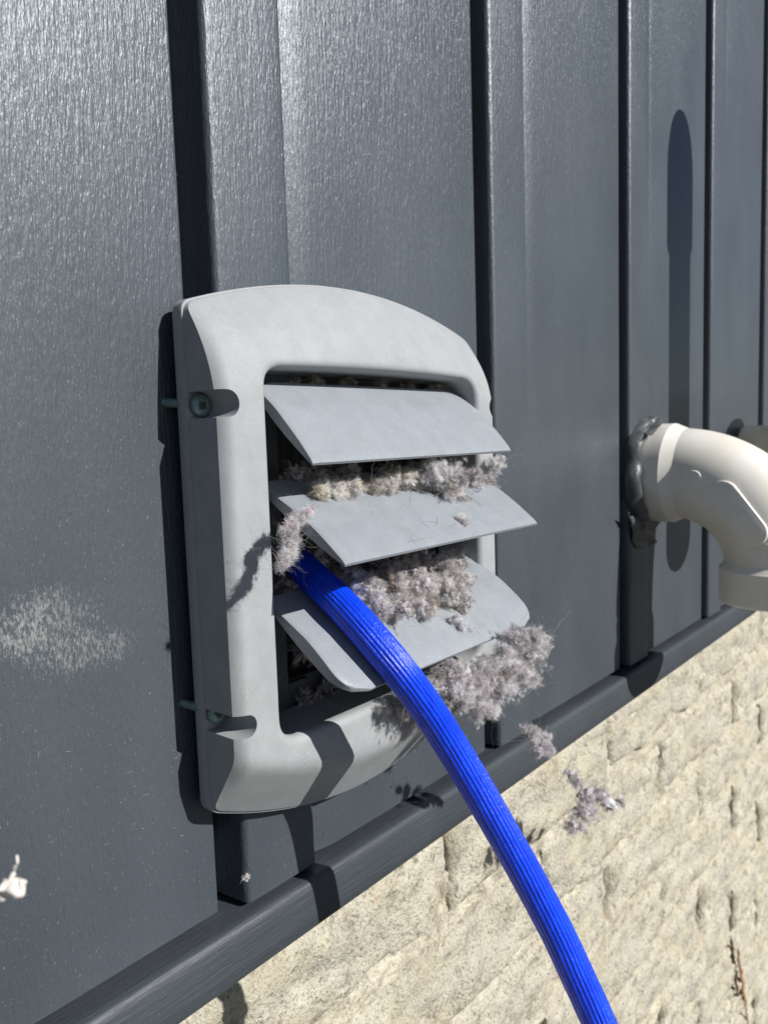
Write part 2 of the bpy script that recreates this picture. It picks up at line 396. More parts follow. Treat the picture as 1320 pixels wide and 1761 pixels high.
cutters = [slot_cutter(-0.03, e1, ZS1, 0.0049), slot_cutter(-0.03, e2, ZS2, 0.0043), slot_cutter(0.20, 0.1622-e1, ZS1, 0.0049), slot_cutter(0.20, 0.1622-e2, ZS2, 0.0043)]
for c in cutters:
    md = frame.modifiers.new('b', 'BOOLEAN'); md.operation = 'DIFFERENCE'; md.solver = 'EXACT'; md.object = c
dg = bpy.context.evaluated_depsgraph_get(); nm = bpy.data.meshes.new_from_object(frame.evaluated_get(dg))
frame.modifiers.clear(); frame.data = nm; nm.materials.clear(); nm.materials.append(M_FRAME)
for c in cutters: bpy.data.objects.remove(c, do_unlink=True)
fix(nm, 32)

# duct throat behind the opening
a = outline(0.0405, 0.1398, 0.0178, 0.0005, -0.1045, 0.0, 0.004, 0.0005); b = outline(0.0420, 0.1380, 0.0165, 0.0, -0.1030, 0.0, 0.004, -0.055)
c = outline(0.008, 0.157, 0.032, 0.001, -0.122, 0.0, 0.006, 0.0012); c2 = outline(0.008, 0.157, 0.032, 0.001, -0.122, 0.0, 0.006, 0.0048)
V, F = loft([c2, c, a, b]); n = len(a); F.append(tuple(range(3*n, 4*n)))
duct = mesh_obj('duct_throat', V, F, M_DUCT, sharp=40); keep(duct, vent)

# louvres: curved on top, flat underneath
def louvre(prof, xl, xr, rc_top, rc_tip, thick=0.0040, tip=0.0016):
    P = [Vector((0, -h, z)) for h, z in prof]
    # resample
    L = [0]
    for q, w_ in zip(P[:-1], P[1:]): L.append(L[-1]+(w_-q).length)
    T = L[-1]
    def pt(s):
        s = max(0, min(T, s))
        for i in range(len(P)-1):
            if s <= L[i+1]+1e-9:
                f = (s-L[i])/(L[i+1]-L[i]); return P[i].lerp(P[i+1], f)
        return P[-1]
    def sm(s): return (pt(s-.003)+pt(s-.0015)+pt(s)*2+pt(s+.0015)+pt(s+.003))/6 if .004 < s < T-.004 else pt(s)
    chord = (P[-1]-P[0]).normalized(); nrm = Vector((0, chord.z, -chord.y))
    if nrm.y > 0: nrm = -nrm       # outward, away from wall and up
    ns = 22; rows = []
    for i in range(ns+1):
        s = T*(i/ns); c = sm(s); el, er = 0, 0
        d0, d1 = s, T-s; ex = 0
        if d0 < rc_top: ex = rc_top - math.sqrt(max(0, rc_top**2-(rc_top-d0)**2))
        if d1 < rc_tip: ex = max(ex, rc_tip - math.sqrt(max(0, rc_tip**2-(rc_tip-d1)**2)))
        und = P[0].lerp(P[-1], i/ns) - nrm*(tip + (thick-tip)*math.sin(math.pi*min(1, (1-i/ns)*1.0))*0.55)
        if i == ns: und = c - nrm*tip
        rows.append((c, und, xl+ex, xr-ex))
    cols = [0, .004, .02, .25, .5, .75, .98, .996, 1]
    top, bot = [], []
    for c, u, a, b in rows:
        e = 0.0005
        top.append([Vector((a+(b-a)*q, c.y, c.z)) - nrm*(e if q in (0, 1) else (e*.25 if q in (.004, .996) else 0)) for q in cols])
        bot.append([Vector((a+(b-a)*q, u.y, u.z)) for q in cols])
    top[-1] = [v - nrm*0.0004 for v in top[-1]]
    V = [v for r in top for v in r] + [v for r in bot for v in r]; m = len(cols); q = len(top)*m; F = []
    for i in range(ns):
        for j in range(m-1):
            a = i*m+j; F.append((a, a+1, a+m+1, a+m)); F.append((q+a, q+a+m, q+a+m+1, q+a+1))
        F.append((i*m, (i+1)*m, q+(i+1)*m, q+i*m)); F.append((i*m+m-1, q+i*m+m-1, q+(i+1)*m+m-1, (i+1)*m+m-1))
    for j in range(m-1):
        F.append((j, q+j, q+j+1, j+1)); F.append((ns*m+j, ns*m+j+1, q+ns*m+j+1, q+ns*m+j))
    o = mesh_obj('louvre', V, F, M_LOUV, sharp=35); keep(o, vent); return o
LP1 = [(0.0160, 0.0232), (0.0205, 0.0200), (0.0256, 0.0160), (0.0290, 0.0134), (0.0355, 0.0068), (0.0422, -0.0002), (0.0487, -0.0080)]
LP2 = [(0.0170, -0.0155), (0.0278, -0.0205), (0.0410, -0.0272), (0.0515, -0.0346), (0.0627, -0.0436)]
LP3 = [(0.0185, -0.0610), (0.0269, -0.0660), (0.0414, -0.0742), (0.0507, -0.0816), (0.0560, -0.0865), (0.0615, -0.0925)]
tag(louvre(LP1, 0.0165, 0.1546, 0.010, 0.0), 'uppermost louvre, hanging least open')
tag(louvre(LP2, 0.0165, 0.1546, 0.004, 0.0), 'middle louvre, lifted widest and dusted with lint')
tag(louvre(LP3, 0.0165, 0.1552, 0.004, 0.0120, 0.0046), 'lowest louvre with rounded corners under the blue hose')

# ------------------------------------------------------------------ screws
def disc(c, nrm, rad, mat_, name, dome=0.0007):
    nrm = nrm.normalized(); a = nrm.orthogonal().normalized(); b = nrm.cross(a); L = []
    for rr, hh in ((rad*.96, -0.0009), (rad, -0.0003), (rad*.985, 0.0001), (rad*.9, dome*.5), (rad*.6, dome), (rad*.42, dome)):
        L.append([c + a*(rr*math.cos(t)) + b*(rr*math.sin(t)) + nrm*hh for t in [2*math.pi*i/32 for i in range(32)]])
    V, F = loft(L); F.append(tuple(range(32))); F.append(tuple(range(5*32+31, 5*32-1, -1)))
    return mesh_obj(name, V, F, mat_, sharp=50)
def screw(head, foot, rot, label, rad=0.0041):
    t = empty('screw', foot); tag(t, label, 'screw', 'screws holding the vent cover')
    ax = (head-foot).normalized(); nr = (Vector((-0.18, -1, 0.02))).normalized()
    keep(disc(head, nr, rad, M_SCREW, 'screw_head'), t)
    # square socket
    a = Vector((1, 0, 0)) - nr*nr.x; a.normalize(); b = nr.cross(a); s = rad*0.33
    a2 = a*math.cos(rot)+b*math.sin(rot); b2 = -a*math.sin(rot)+b*math.cos(rot); c = head+nr*0.00078
    L = []
    for sc_, h in ((1.22, 0.0), (1.15, 0.00035), (1.0, 0.0003), (0.92, -0.0004)):
        L.append([c + a2*(s*sc_*i) + b2*(s*sc_*j) + nr*h for i, j in ((-1, -1), (1, -1), (1, 1), (-1, 1))])
    V, F = loft(L[:3]); keep(mesh_obj('socket_rim', V, F, M_SCREW, smooth=False), t)
    keep(mesh_obj('socket', L[2] and [v - nr*0.0002 for v in L[2]], [(0, 1, 2, 3)], M_DARK, smooth=False), t)
    a = ax.orthogonal().normalized(); b = ax.cross(a); L = []; n = 60
    for i in range(n+1):
        q = foot.lerp(head, i/n) - nr*0.0006
        rr = 0.00145 + (0.0004 if i % 4 < 2 else 0)
        L.append([q + a*(rr*math.cos(t_)) + b*(rr*math.sin(t_)) for t_ in [2*math.pi*k/12 for k in range(12)]])
    V, F = loft(L); keep(mesh_obj('shank', V, F, M_SCREW), t)
h1 = at(347, 697, 0.0140); screw(h1, Vector((-0.0112, 0.0, 0.0156)), 0.0, 'green coated screw in the upper left slot of the vent frame')
h2 = at(375, 1226, 0.0140); screw(h2, Vector((-0.0114, 0.0, -0.0990)), R(45), 'green coated screw in the lower left slot of the vent frame')

# ------------------------------------------------------------------ blue hose
HP = [(470, 925, -.02), (497, 950, .000), (520, 976, .014), (545, 1000, .025), (569, 1022, .0345), (607, 1061, .0470), (648, 1108, .058), (688, 1156, .0665), (727, 1208, .0700), (764, 1264, .0728),
      (802, 1326, .0788), (837, 1386, .0855), (875, 1452, .093), (912, 1518, .100), (958, 1605, .109), (992, 1678, .1165), (1023, 1745, .1235), (1052, 1815, .131), (1090, 1920, .142), (1130, 2060, .16)]
HPT = [at(*q) for q in HP]
def catmull(P, per):
    out = []
    for i in range(len(P)-1):
        p0, p1, p2, p3 = P[max(0, i-1)], P[i], P[i+1], P[min(len(P)-1, i+2)]
        for j in range(per):
            t = j/per; out.append(0.5*((2*p1)+(p2-p0)*t+(2*p0-5*p1+4*p2-p3)*t*t+(3*p1-p0-3*p2+p3)*t**3))
    out.append(P[-1]); return out
hc = catmull(HPT, 26)
for _ in range(40): hc = [hc[0]] + [(hc[i-1]+hc[i]*2+hc[i+1])/4 for i in range(1, len(hc)-1)] + [hc[-1]]
HR = 0.00655; NR = 25; NP = NR*6
loops = []; ref = Vector((0, 0, 1)); s = 0.0
jit = [random.uniform(-.25, .25) for _ in range(NR)]; jh = [random.uniform(.75, 1.15) for _ in range(NR)]
for i, c in enumerate(hc):
    d = (hc[min(i+1, len(hc)-1)]-hc[max(0, i-1)]).normalized()
    if i: s += (c-hc[i-1]).length
    ref = (ref - d*ref.dot(d)).normalized(); b = d.cross(ref); L = []
    tw = s*2.6
    for k in range(NP):
        rib = k/NP*NR; idx = int(rib); fr = rib-idx
        prof = abs(math.sin(math.pi*fr))**0.7
        rr = HR + (prof-0.5)*0.00048*jh[idx]
        rr += 0.00010*noise.noise(Vector((s*160, idx*3.7, fr*2))) + 0.00012*noise.noise(Vector((s*40, k*0.1, 3)))
        t = 2*math.pi*(k+jit[idx]*prof)/NP + tw + 0.05*math.sin(s*30)
        L.append(c + (ref*math.cos(t) + b*math.sin(t))*rr)
    loops.append(L)
V, F = loft(loops)
hose = mesh_obj('blue_hose', V, F, M_HOSE)
tag(hose, 'bright blue ribbed hose curving out of the lint filled vent', 'hose')

# ------------------------------------------------------------------ PVC pipes
def tube(path, radii, mat_, name, parent, n=56, caps=False, sharp=30):
    loops = []; 
    for i, c in enumerate(path):
        d = (path[min(i+1, len(path)-1)]-path[max(0, i-1)]).normalized()
        a = Vector((1, 0, 0)); b = d.cross(a).normalized()
        loops.append([c + (a*math.cos(t)+b*math.sin(t))*radii[i] for t in [2*math.pi*k/n for k in range(n)]])
    V, F = loft(loops)
    if caps: F.append(tuple(range(n))); F.append(tuple(range((len(path)-1)*n, len(path)*n)))
    o = mesh_obj(name, V, F, mat_, sharp=sharp); keep(o, parent); return o
def line(a, b, ts): return [a.lerp(b, t) for t in ts]
def elbow(xc, zc, sgn, rp, rh, h0, h1, hl, zl, zr, m, label, riser=None):
    """hub out of the wall, bend to a vertical leg at h = hl; sgn -1 turns down, +1 turns up"""
    t = empty('pipe_elbow', (xc, 0, zc)); tag(t, label, 'pipe')
    P = lambda h, z: Vector((xc, -h, z))
    ts = [0, 0.02, 0.5, 0.94, 1.0]; e = 0.0018
    tube([P(h0, zc), P(h0, zc), P(h0+.0015, zc), P((h0+h1)/2, zc), P(h1-.003, zc), P(h1-.0022, zc), P(h1+.0075, zc), P(h1+.0075, zc)], [rp, rh-.001, rh, rh, rh, rh-.0005, rp-.0006, rp-.004], m, 'hub', t)
    n = 26; path, rad = [], []
    for i in range(n+1):
        a = math.pi/2*i/n
        path.append(P(h1-.002 + (hl-h1+.002)*math.sin(a), zc + sgn*(zl)*(1-math.cos(a)))); rad.append(rp)
    tube(path, rad, m, 'bend', t)
    za = zc+sgn*(zl-.003); zb_ = zc+sgn*zr
    tube([P(hl, za), P(hl, za+sgn*.0005), P(hl, za+sgn*.0045), P(hl, za+sgn*.0055), P(hl, zb_-sgn*.001), P(hl, zb_), P(hl, zb_), P(hl, zb_-sgn*.02), P(hl, zb_-sgn*.021)], [rp-.003, rp, rh-.0012, rh, rh, rh-.0008, rp-.001, rp-.001, 0.0005], m, 'lower_hub' if sgn < 0 else 'upper_hub', t)
    if riser:
        z1, z2, z3 = riser
        tube([P(hl, zb_-sgn*.01), P(hl, z2)], [rp-.003, rp-.003], m, 'riser_pipe', t, sharp=40)
        tube([P(hl, z1), P(hl, z1), P(hl, z1+.002), P(hl, z3-.004), P(hl, z3), P(hl, z3)], [rp-.004, rh-.003, rh-.002, rh-.002, rh-.0035, rp-.006], m, 'coupling', t)
    return t
XC, ZC = 0.4550, -0.0365; RH, RP = 0.0405, 0.0365
e_ = elbow(XC, ZC, -1, RP, RH, 0.0068, 0.0275, 0.1010, 0.0700, 0.0985, M_PVC, 'white plastic pipe elbow turning down out of the grey siding')
# moulded marks on the elbow cheek
def raised(pts2d, X, th, mat_, name, parent):
    n = len(pts2d); c = sum((Vector(p) for p in pts2d), Vector((0, 0)))/n; V = []
    for sc_, x in ((1.0, X+.004), (1.0, X-th*.5), (.985, X-th*.85), (.955, X-th)):
        V += [(x, c[0]+(p[0]-c[0])*sc_, c[1]+(p[1]-c[1])*sc_) for p in pts2d]
    F = []
    for q in range(3):
        for i in range(n): k = (i+1) % n; F.append((q*n+i, q*n+k, (q+1)*n+k, (q+1)*n+i))
    F.append(tuple(range(3*n, 4*n))); o = mesh_obj(name, V, F, mat_, sharp=40); keep(o, parent); return o
XS = XC-RP+.0010
A = atX(1243, 852, XS); B = atX(1292, 915, XS); a2, b2 = Vector((A.y, A.z)), Vector((B.y, B.z)); dd = (b2-a2).normalized(); pp = Vector((-dd.y, dd.x)); rr = 0.0112
st = [a2 + (-dd*math.cos(t)+pp*math.sin(t))*rr for t in [math.pi*(i/14-.5) for i in range(15)]] + [b2 + (dd*math.cos(t)-pp*math.sin(t))*rr for t in [math.pi*(i/14-.5) for i in range(15)]]
raised(st, XS, 0.0022, M_PVC, 'raised_pad', e_)
def torus(c, ax, Rm, rm, mat_, name, parent, n=32, k=8):
    ax = ax.normalized(); a = ax.orthogonal().normalized(); b = ax.cross(a)
    L = [[c + (a*math.cos(t)+b*math.sin(t))*(Rm+rm*math.cos(q)) + ax*(rm*math.sin(q)) for q in [2*math.pi*j/k for j in range(k)]] for t in [2*math.pi*i/n for i in range(n)]]
    V, F = loft(L, ring=True); o = mesh_obj(name, V, F, mat_); keep(o, parent); return o
for px, py in ((1192, 822), (1316, 948)):
    torus(atX(px, py, XS-.0003), Vector((1, 0, 0)), 0.0050, 0.0009, M_PVC, 'moulded_ring', e_)
e2_ = elbow(0.728, -0.0410, +1, 0.0375, 0.0410, 0.0045, 0.028, 0.088, 0.052, 0.080, M_PVC2, 'tan grey plastic pipe elbow behind the white one at the right edge')
# unseen upright and rod, added past the right edge to cast the tall shadow
rp_ = empty('shadow_caster_pipe', (0.557, 0, -0.04)); tag(rp_, 'unseen capped pipe added just past the right edge to cast the tall shadow', 'pipe')
Q = lambda z: Vector((0.557, -0.10, z))
zz, rr_ = [], []
for t in [i/8 for i in range(9)]: zz.append(-.060+.020*(1-math.cos(t*math.pi/2))); rr_.append(max(.0004, .031*math.sin(t*math.pi/2)))
zz += [-.02, -.018, .222, .226, .228]; rr_ += [.031, .0265, .0265, .0265, .0315]
for t in [i/12 for i in range(13)]: zz.append(.285+.052*math.sin(t*math.pi/2)); rr_.append(max(.0004, .0315*math.cos(t*math.pi/2)**.8 if t < 1 else .0004))
tube([Q(z) for z in zz], rr_, M_PVC2, 'riser_pipe', rp_, n=48)
tube([Vector((0.557, 0.0, -.035)), Vector((0.557, -.05, -.035)), Vector((0.557, -.09, -.035))], [.005]*3, M_SCREW, 'caster_support_rod', rp_, n=12)
# messy sealant ring round the white elbow
def blob_ring(cx, cz, R0, name, label, seed=3):
    L = []; n, k = 90, 18
    for i in range(n):
        t = 2*math.pi*i/n; ca, sa = math.cos(t), math.sin(t)
        wd = 0.0060 + 0.006*max(0, -ca)**1.0 + 0.002*noise.noise(Vector((ca*2+seed, sa*2, 1)))
        hh = 0.007 + 0.003*noise.noise(Vector((ca*2.2, sa*2.2, seed))) + 0.003*max(0, -ca)
        rc = R0 + wd*0.35 + 0.003*noise.noise(Vector((ca*3, sa*3, 7+seed)))
        l = []
        for j in range(k):
            q = 2*math.pi*j/k
            d = 1+0.22*noise.noise(Vector((ca*5+math.cos(q), sa*5+math.sin(q), seed+4)))+.03*noise.noise(Vector((ca*14, sa*14, q*2)))
            rad = rc + wd*0.62*math.cos(q)*d; h = 0.001 + max(-0.001, hh*math.sin(q)*d)
            l.append(Vector((cx+rad*ca, -h-.003*max(0, -ca), cz+rad*sa)))
        L.append(l)
    V, F = loft(L, ring=True); o = mesh_obj(name, V, F, M_TAPE); tag(o, label, 'sealant'); return o
blob_ring(XC, ZC, 0.041, 'sealant_ring', 'lumpy grey black sealant smeared round the wall end of the white elbow')
# torn flap of tape above, and the dark strip hanging below the hub
def sheet(pts, name, label, mat_, nz_=0.002, seed=1, cat='tape'):
    # pts: 4 corners (Vector), bilinear patch, crumpled, with thickness
    n = 14; V, F = [], []
    for s_ in (0, 1):
        for j in range(n+1):
            for i in range(n+1):
                u, v = i/n, j/n; p = pts[0].lerp(pts[1], u).lerp(pts[3].lerp(pts[2], u), v)
                q = noise.fractal(Vector((u*3+seed, v*3, seed)), .8, 2, 3)
                V.append(p + Vector((0.5*q, -q-.5*s_, q))*nz_*(1 if 0 < i < n else .7) + Vector((0, s_*.0006, 0)))
    m = (n+1)**2
    for j in range(n):
        for i in range(n):
            a = j*(n+1)+i; F.append((a, a+1, a+n+2, a+n+1)); F.append((m+a, m+a+n+1, m+a+n+2, m+a+1))
    rim = list(range(n+1)) + [j*(n+1)+n for j in range(1, n+1)] + [n*(n+1)+i for i in range(n-1, -1, -1)] + [j*(n+1) for j in range(n-1, 0, -1)]
    for i in range(len(rim)): k = (i+1) % len(rim); F.append((rim[i], rim[k], m+rim[k], m+rim[i]))
    o = mesh_obj(name, V, F, mat_); tag(o, label, cat); return o
sheet([at(1098, 742, .006), at(1118, 712, .004), at(1140, 722, .012), at(1120, 748, .020)], 'tape_flap', 'torn grey tape flap sticking up above the white pipe hub', M_TAPE, .003, 2)
sheet([at(1080, 880, .010), at(1125, 905, .003), at(1127, 935, .003), at(1090, 945, .003)], 'tape_flap', 'black tape flap hanging under the white pipe hub', M_TAPE, .003, 5)

# ------------------------------------------------------------------ lint
PAL = {'mauve': (0.68, 0.63, 0.65), 'light': (0.88, 0.85, 0.87), 'beige': (0.76, 0.69, 0.57), 'cream': (0.86, 0.81, 0.70), 'brown': (0.32, 0.25, 0.19), 'grey': (0.42, 0.39, 0.40), 'pink': (0.62, 0.25, 0.32), 'red': (0.7, 0.10, 0.08), 'blue': (0.50, 0.52, 0.75)}
def ribbons(start, direc, length, width, color, seg=3, curl=0.8):
    n = len(start); d = direc/np.linalg.norm(direc, axis=1, keepdims=True)
    pts = [start]; step = (length/seg)[:, None]
    for i in range(seg):
        d = d + rng.normal(0, curl, (n, 3)); d /= np.linalg.norm(d, axis=1, keepdims=True)
        pts.append(pts[-1]+d*step)
    P = np.stack(pts, 1); side = rng.normal(0, 1, (n, 3)); side -= (side*d).sum(1, keepdims=True)*d; side /= np.linalg.norm(side, axis=1, keepdims=True)
    taper = np.linspace(1, .45, seg+1)[None, :, None]; off = side[:, None, :]*(width[:, None, None]*0.5)*taper
    Vv = np.stack([P-off, P+off], 2).reshape(n, -1, 3)          # n, (seg+1)*2, 3
    k = (seg+1)*2; base = (np.arange(n)*k)[:, None, None]
    f = np.array([[2*i, 2*i+1, 2*i+3, 2*i+2] for i in range(seg)])[None]
    return Vv.reshape(-1, 3), (f+base).reshape(-1, 4), np.repeat(color, k, 0)
def lint_mesh(name, parts, parent=None):
    V = np.concatenate([p[0] for p in parts]); C_ = np.concatenate([p[2] for p in parts]); off = 0; Fs = []
    for p in parts: Fs.append(p[1]+off); off += len(p[0])
    F = np.concatenate(Fs); me = bpy.data.meshes.new(name)
    me.vertices.add(len(V)); me.vertices.foreach_set('co', V.astype(np.float32).ravel())
    me.loops.add(F.size); me.loops.foreach_set('vertex_index', F.astype(np.int32).ravel())
    me.polygons.add(len(F)); me.polygons.foreach_set('loop_start', np.arange(0, F.size, 4, dtype=np.int32)); me.polygons.foreach_set('loop_total', np.full(len(F), 4, dtype=np.int32))
    me.update(calc_edges=True); me.validate()
    at_ = me.color_attributes.new('tint', 'FLOAT_COLOR', 'POINT'); at_.data.foreach_set('color', np.concatenate([C_, np.ones((len(C_), 1))], 1).astype(np.float32).ravel())
    me.materials.append(M_LINT); o = link(bpy.data.objects.new(name, me)); return o
def clump(name, blobs, nt_, nf, pal, label, tuft=(0.0009, 0.0022), flen=(0.0009, 0.0026), strays=40, strlen=(0.008, 0.026), core=0.60, wd=(0.00006, 0.00012)):
    big_ = blobs
    # fractal scatter: blobs > knots > tufts, so density varies at every size
    Bc = np.array([b[0] for b in blobs]); Br = np.array([b[1] for b in blobs]); wts = Br**2.0; wts /= wts.sum()
    n1 = max(8, nt_//8); b1 = rng.choice(len(Bc), n1, p=wts)
    q1 = rng.normal(0, 1, (n1, 3)); mate = np.clip(b1+rng.choice([-1, 0, 0, 1], n1), 0, len(Bc)-1); fr = rng.uniform(0, .8, n1)[:, None]
    near_ = (np.linalg.norm(Bc[mate]-Bc[b1], axis=1) < 2.4*Br[b1])[:, None]
    c1 = np.where(near_, Bc[b1]*(1-fr)+Bc[mate]*fr, Bc[b1]) + q1/np.maximum(1, np.linalg.norm(q1, axis=1, keepdims=True)/1.5)*Br[b1, None]*0.60
    s1_ = Br[b1]*rng.uniform(.05, .20, n1); b2 = rng.integers(0, n1, nt_)
    drift = rng.normal(0, 1, (n1, 3)); drift /= np.linalg.norm(drift, axis=1, keepdims=True)
    tc = c1[b2] + rng.normal(0, 1, (nt_, 3))*s1_[b2, None] + drift[b2]*rng.normal(0, 2.4, (nt_, 1))*s1_[b2, None]
    ctr = Bc[b1][b2]; u = tc-ctr; u /= np.maximum(1e-6, np.linalg.norm(u, axis=1, keepdims=True))
    tr = rng.uniform(*tuft, len(tc))*0.42; names = list(pal.keys()); pw = np.array([pal[k_] for k_ in names], float); pw /= pw.sum()
    # colours vary in patches
    fld = np.array([noise.noise(Vector(p)*120+Vector((5, 5, 5))) for p in tc]); low = np.array([noise.noise(Vector(p)*75+Vector((1, 8, 3))) for p in tc])*.5+.5
    low = np.argsort(np.argsort(low+rng.normal(0, .10, len(tc))))/max(1, len(tc)); perm = rng.permutation(len(names)) if len(names) > 3 else np.arange(len(names))
    idx = perm[np.minimum(len(names)-1, np.searchsorted(np.cumsum(pw[perm]), low))]; rnd = rng.random(len(tc)) < .4; idx = np.where(rnd, rng.choice(len(names), len(tc), p=pw), idx)
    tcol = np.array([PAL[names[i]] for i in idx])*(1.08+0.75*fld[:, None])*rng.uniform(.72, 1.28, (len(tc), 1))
    k_ = np.repeat(np.arange(len(tc)), nf); n = len(k_)
    g = rng.normal(0, 0.5, (n, 3)); st = tc[k_] + g*tr[k_, None]
    td = rng.normal(0, 1, (len(tc), 3)) + .5*u + .6*drift[b2]; td /= np.linalg.norm(td, axis=1, keepdims=True)
    d = 0.25*g + td[k_]*rng.uniform(.1, .9, (n, 1)) + rng.normal(0, .7, (n, 3))
    col = np.clip(tcol[k_]*rng.uniform(.8, 1.2, (n, 1)), 0.02, 0.92)
    ln = flen[0]*.8 + rng.exponential((flen[1]-flen[0])*.42, n); ln = np.minimum(ln, flen[1]*2.6)
    parts = [ribbons(st, d, ln, rng.uniform(*wd, n), col, curl=.8)]
    if strays:
        sI = rng.choice(len(tc), strays); parts.append(ribbons(tc[sI], u[sI]+rng.normal(0, .5, (strays, 3)), rng.uniform(*strlen, strays), np.full(strays, .00011), np.clip(rng.uniform(.3, .75, (strays, 1))*np.array([[1, .96, .9]]), 0, 1), seg=12, curl=0.22))
    # matted cores
    V, F, C_ = [], [], []
    if core:
        off = 0
        for b in big_:
            bm = bmesh.new(); bmesh.ops.create_icosphere(bm, subdivisions=3, radius=1)
            # quads from triangles: repeat last vertex is invalid, so pair by poke-free conversion
            bmesh.ops.join_triangles(bm, faces=bm.faces, angle_face_threshold=3.1, angle_shape_threshold=3.1, cmp_seam=False, cmp_sharp=False, cmp_uvs=False, cmp_vcols=False, cmp_materials=False)
            vs = []
            for v in bm.verts:
                q = .75+1.1*noise.fractal(v.co*2.6+Vector(b[0])*90, .8, 2, 3); vs.append(Vector(b[0])+v.co*b[1]*core*q)
            fs = [[v.index for v in f.verts] for f in bm.faces if len(f.verts) == 4]; bm.free()
            V += [tuple(v) for v in vs]; F += [[i+off for i in f] for f in fs]; off = len(V)
        cc = np.array(PAL['mauve'])*1.0; parts.append((np.array(V), np.array(F), np.tile(cc, (len(V), 1))))
    o = lint_mesh(name, parts); tag(o, label, 'lint'); return o
GEN = {'mauve': 5, 'light': 4, 'beige': 2.4, 'cream': 1.2, 'brown': 1.0, 'grey': 1.5, 'pink': .02, 'blue': .03}
MAU = {'mauve': 6, 'light': 4, 'beige': 1.0, 'grey': 2.2, 'cream': .4}
BEI = {'beige': 4, 'cream': 3.2, 'light': 2.5, 'mauve': 2, 'brown': 1.6}
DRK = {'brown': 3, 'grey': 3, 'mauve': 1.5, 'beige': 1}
def bl(px, py, off, rpx, add=0.007):
    p = at(px, py, off+add); dep = (p-CAM).dot(fw); return (tuple(p), rpx*dep/FPX)
# under the top louvre, on the middle one
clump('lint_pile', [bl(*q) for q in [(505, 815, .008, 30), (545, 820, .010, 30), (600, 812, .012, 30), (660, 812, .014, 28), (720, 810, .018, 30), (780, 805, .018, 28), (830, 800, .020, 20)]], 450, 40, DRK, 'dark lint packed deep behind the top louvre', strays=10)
clump('lint_pile', [bl(*q) for q in [(548, 845, .026, 15), (575, 842, .026, 15), (605, 842, .028, 16), (640, 838, .026, 15), (672, 832, .028, 19), (700, 826, .028, 18), (720, 836, .027, 15)]], 1500, 42, BEI, 'cream and beige lint lining the back of the middle louvre', strays=30)
clump('lint_pile', [bl(*q) for q in [(745, 812, .034, 24), (775, 822, .036, 26), (765, 842, .036, 18), (790, 852, .038, 12), (800, 862, .038, 9), (812, 825, .030, 20), (838, 835, .028, 17), (850, 800, .030, 13), (862, 790, .032, 10)]], 1700, 42, MAU, 'pale mauve lint bulging from under the right end of the top louvre', strays=30)
clump('lint_tuft', [bl(790, 893, .0485, 8), bl(800, 899, .049, 6)], 120, 50, MAU, 'small lint tuft lying alone on the middle louvre', strays=4, core=.4)
# left tuft by the frame
clump('lint_tuft', [bl(*q) for q in [(548, 870, .032, 3), (538, 875, .034, 5), (528, 881, .036, 7), (518, 887, .037, 9), (508, 895, .038, 11), (500, 905, .039, 11), (495, 915, .040, 11), (498, 926, .040, 10), (500, 936, .041, 10), (495, 946, .042, 9), (497, 956, .042, 9), (491, 966, .043, 7), (485, 976, .044, 5)]], 700, 36, {'mauve': 5, 'light': 5, 'cream': 2, 'pink': .1}, 'stringy lint tuft caught between the frame and the middle louvre', strays=45, strlen=(.005, .018), core=.35)
# beneath the middle louvre, on the lowest
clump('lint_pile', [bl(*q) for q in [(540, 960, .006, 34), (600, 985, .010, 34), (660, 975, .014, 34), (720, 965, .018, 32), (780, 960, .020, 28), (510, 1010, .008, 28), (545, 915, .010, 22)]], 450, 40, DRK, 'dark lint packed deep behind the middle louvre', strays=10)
clump('lint_pile', [bl(*q) for q in [(625, 1005, .034, 20), (650, 1020, .036, 22), (685, 1010, .036, 26), (655, 1050, .042, 18), (690, 1045, .042, 22), (725, 1010, .036, 28), (760, 985, .034, 26), (735, 1040, .042, 20), (775, 1020, .040, 24), (795, 1000, .036, 20), (800, 1040, .044, 14), (785, 965, .032, 18), (700, 985, .030, 26)]], 3200, 38, GEN, 'large beige and mauve lint pile spilling over the lowest louvre', strays=60)
clump('lint_tuft', [bl(*q) for q in [(790, 1075, .0475, 9), (805, 1085, .048, 7), (780, 1062, .046, 9)]], 200, 45, MAU, 'thin lint wisp trailing down the lowest louvre beside the pile', strays=10, core=.4)
# hanging under the lowest louvre
clump('lint_clump', [bl(*q) for q in [(770, 1165, 0.051, 28), (800, 1175, 0.051, 30), (835, 1165, 0.051, 32), (870, 1140, 0.053, 30), (905, 1120, 0.057, 28), (930, 1110, 0.057, 20), (885, 1095, 0.063, 18), (915, 1095, 0.061, 18), (905, 1160, 0.053, 22), (860, 1190, 0.049, 26), (820, 1215, 0.047, 24), (785, 1200, 0.047, 22), (845, 1220, 0.047, 14), (745, 1180, 0.049, 18)]], 3700, 38, MAU, 'big fluffy mauve grey lint clump hanging under the lowest louvre', strays=70, flen=(.001, .003))
clump('lint_clump', [bl(*q) for q in [(690, 1215, .026, 18), (660, 1222, .026, 12), (715, 1235, .028, 16), (740, 1215, .030, 20)]], 600, 42, MAU, 'lint tuft on the lower frame edge behind the hose', strays=25, core=.4)
clump('lint_clump', [bl(*q) for q in [(915, 1262, .060, 11), (930, 1272, .060, 14), (942, 1285, .060, 12), (905, 1255, .060, 6), (925, 1292, .060, 9), (893, 1248, .060, 4)]], 520, 48, MAU, 'small lint scrap dangling over the grey trim', strays=14, core=.5)
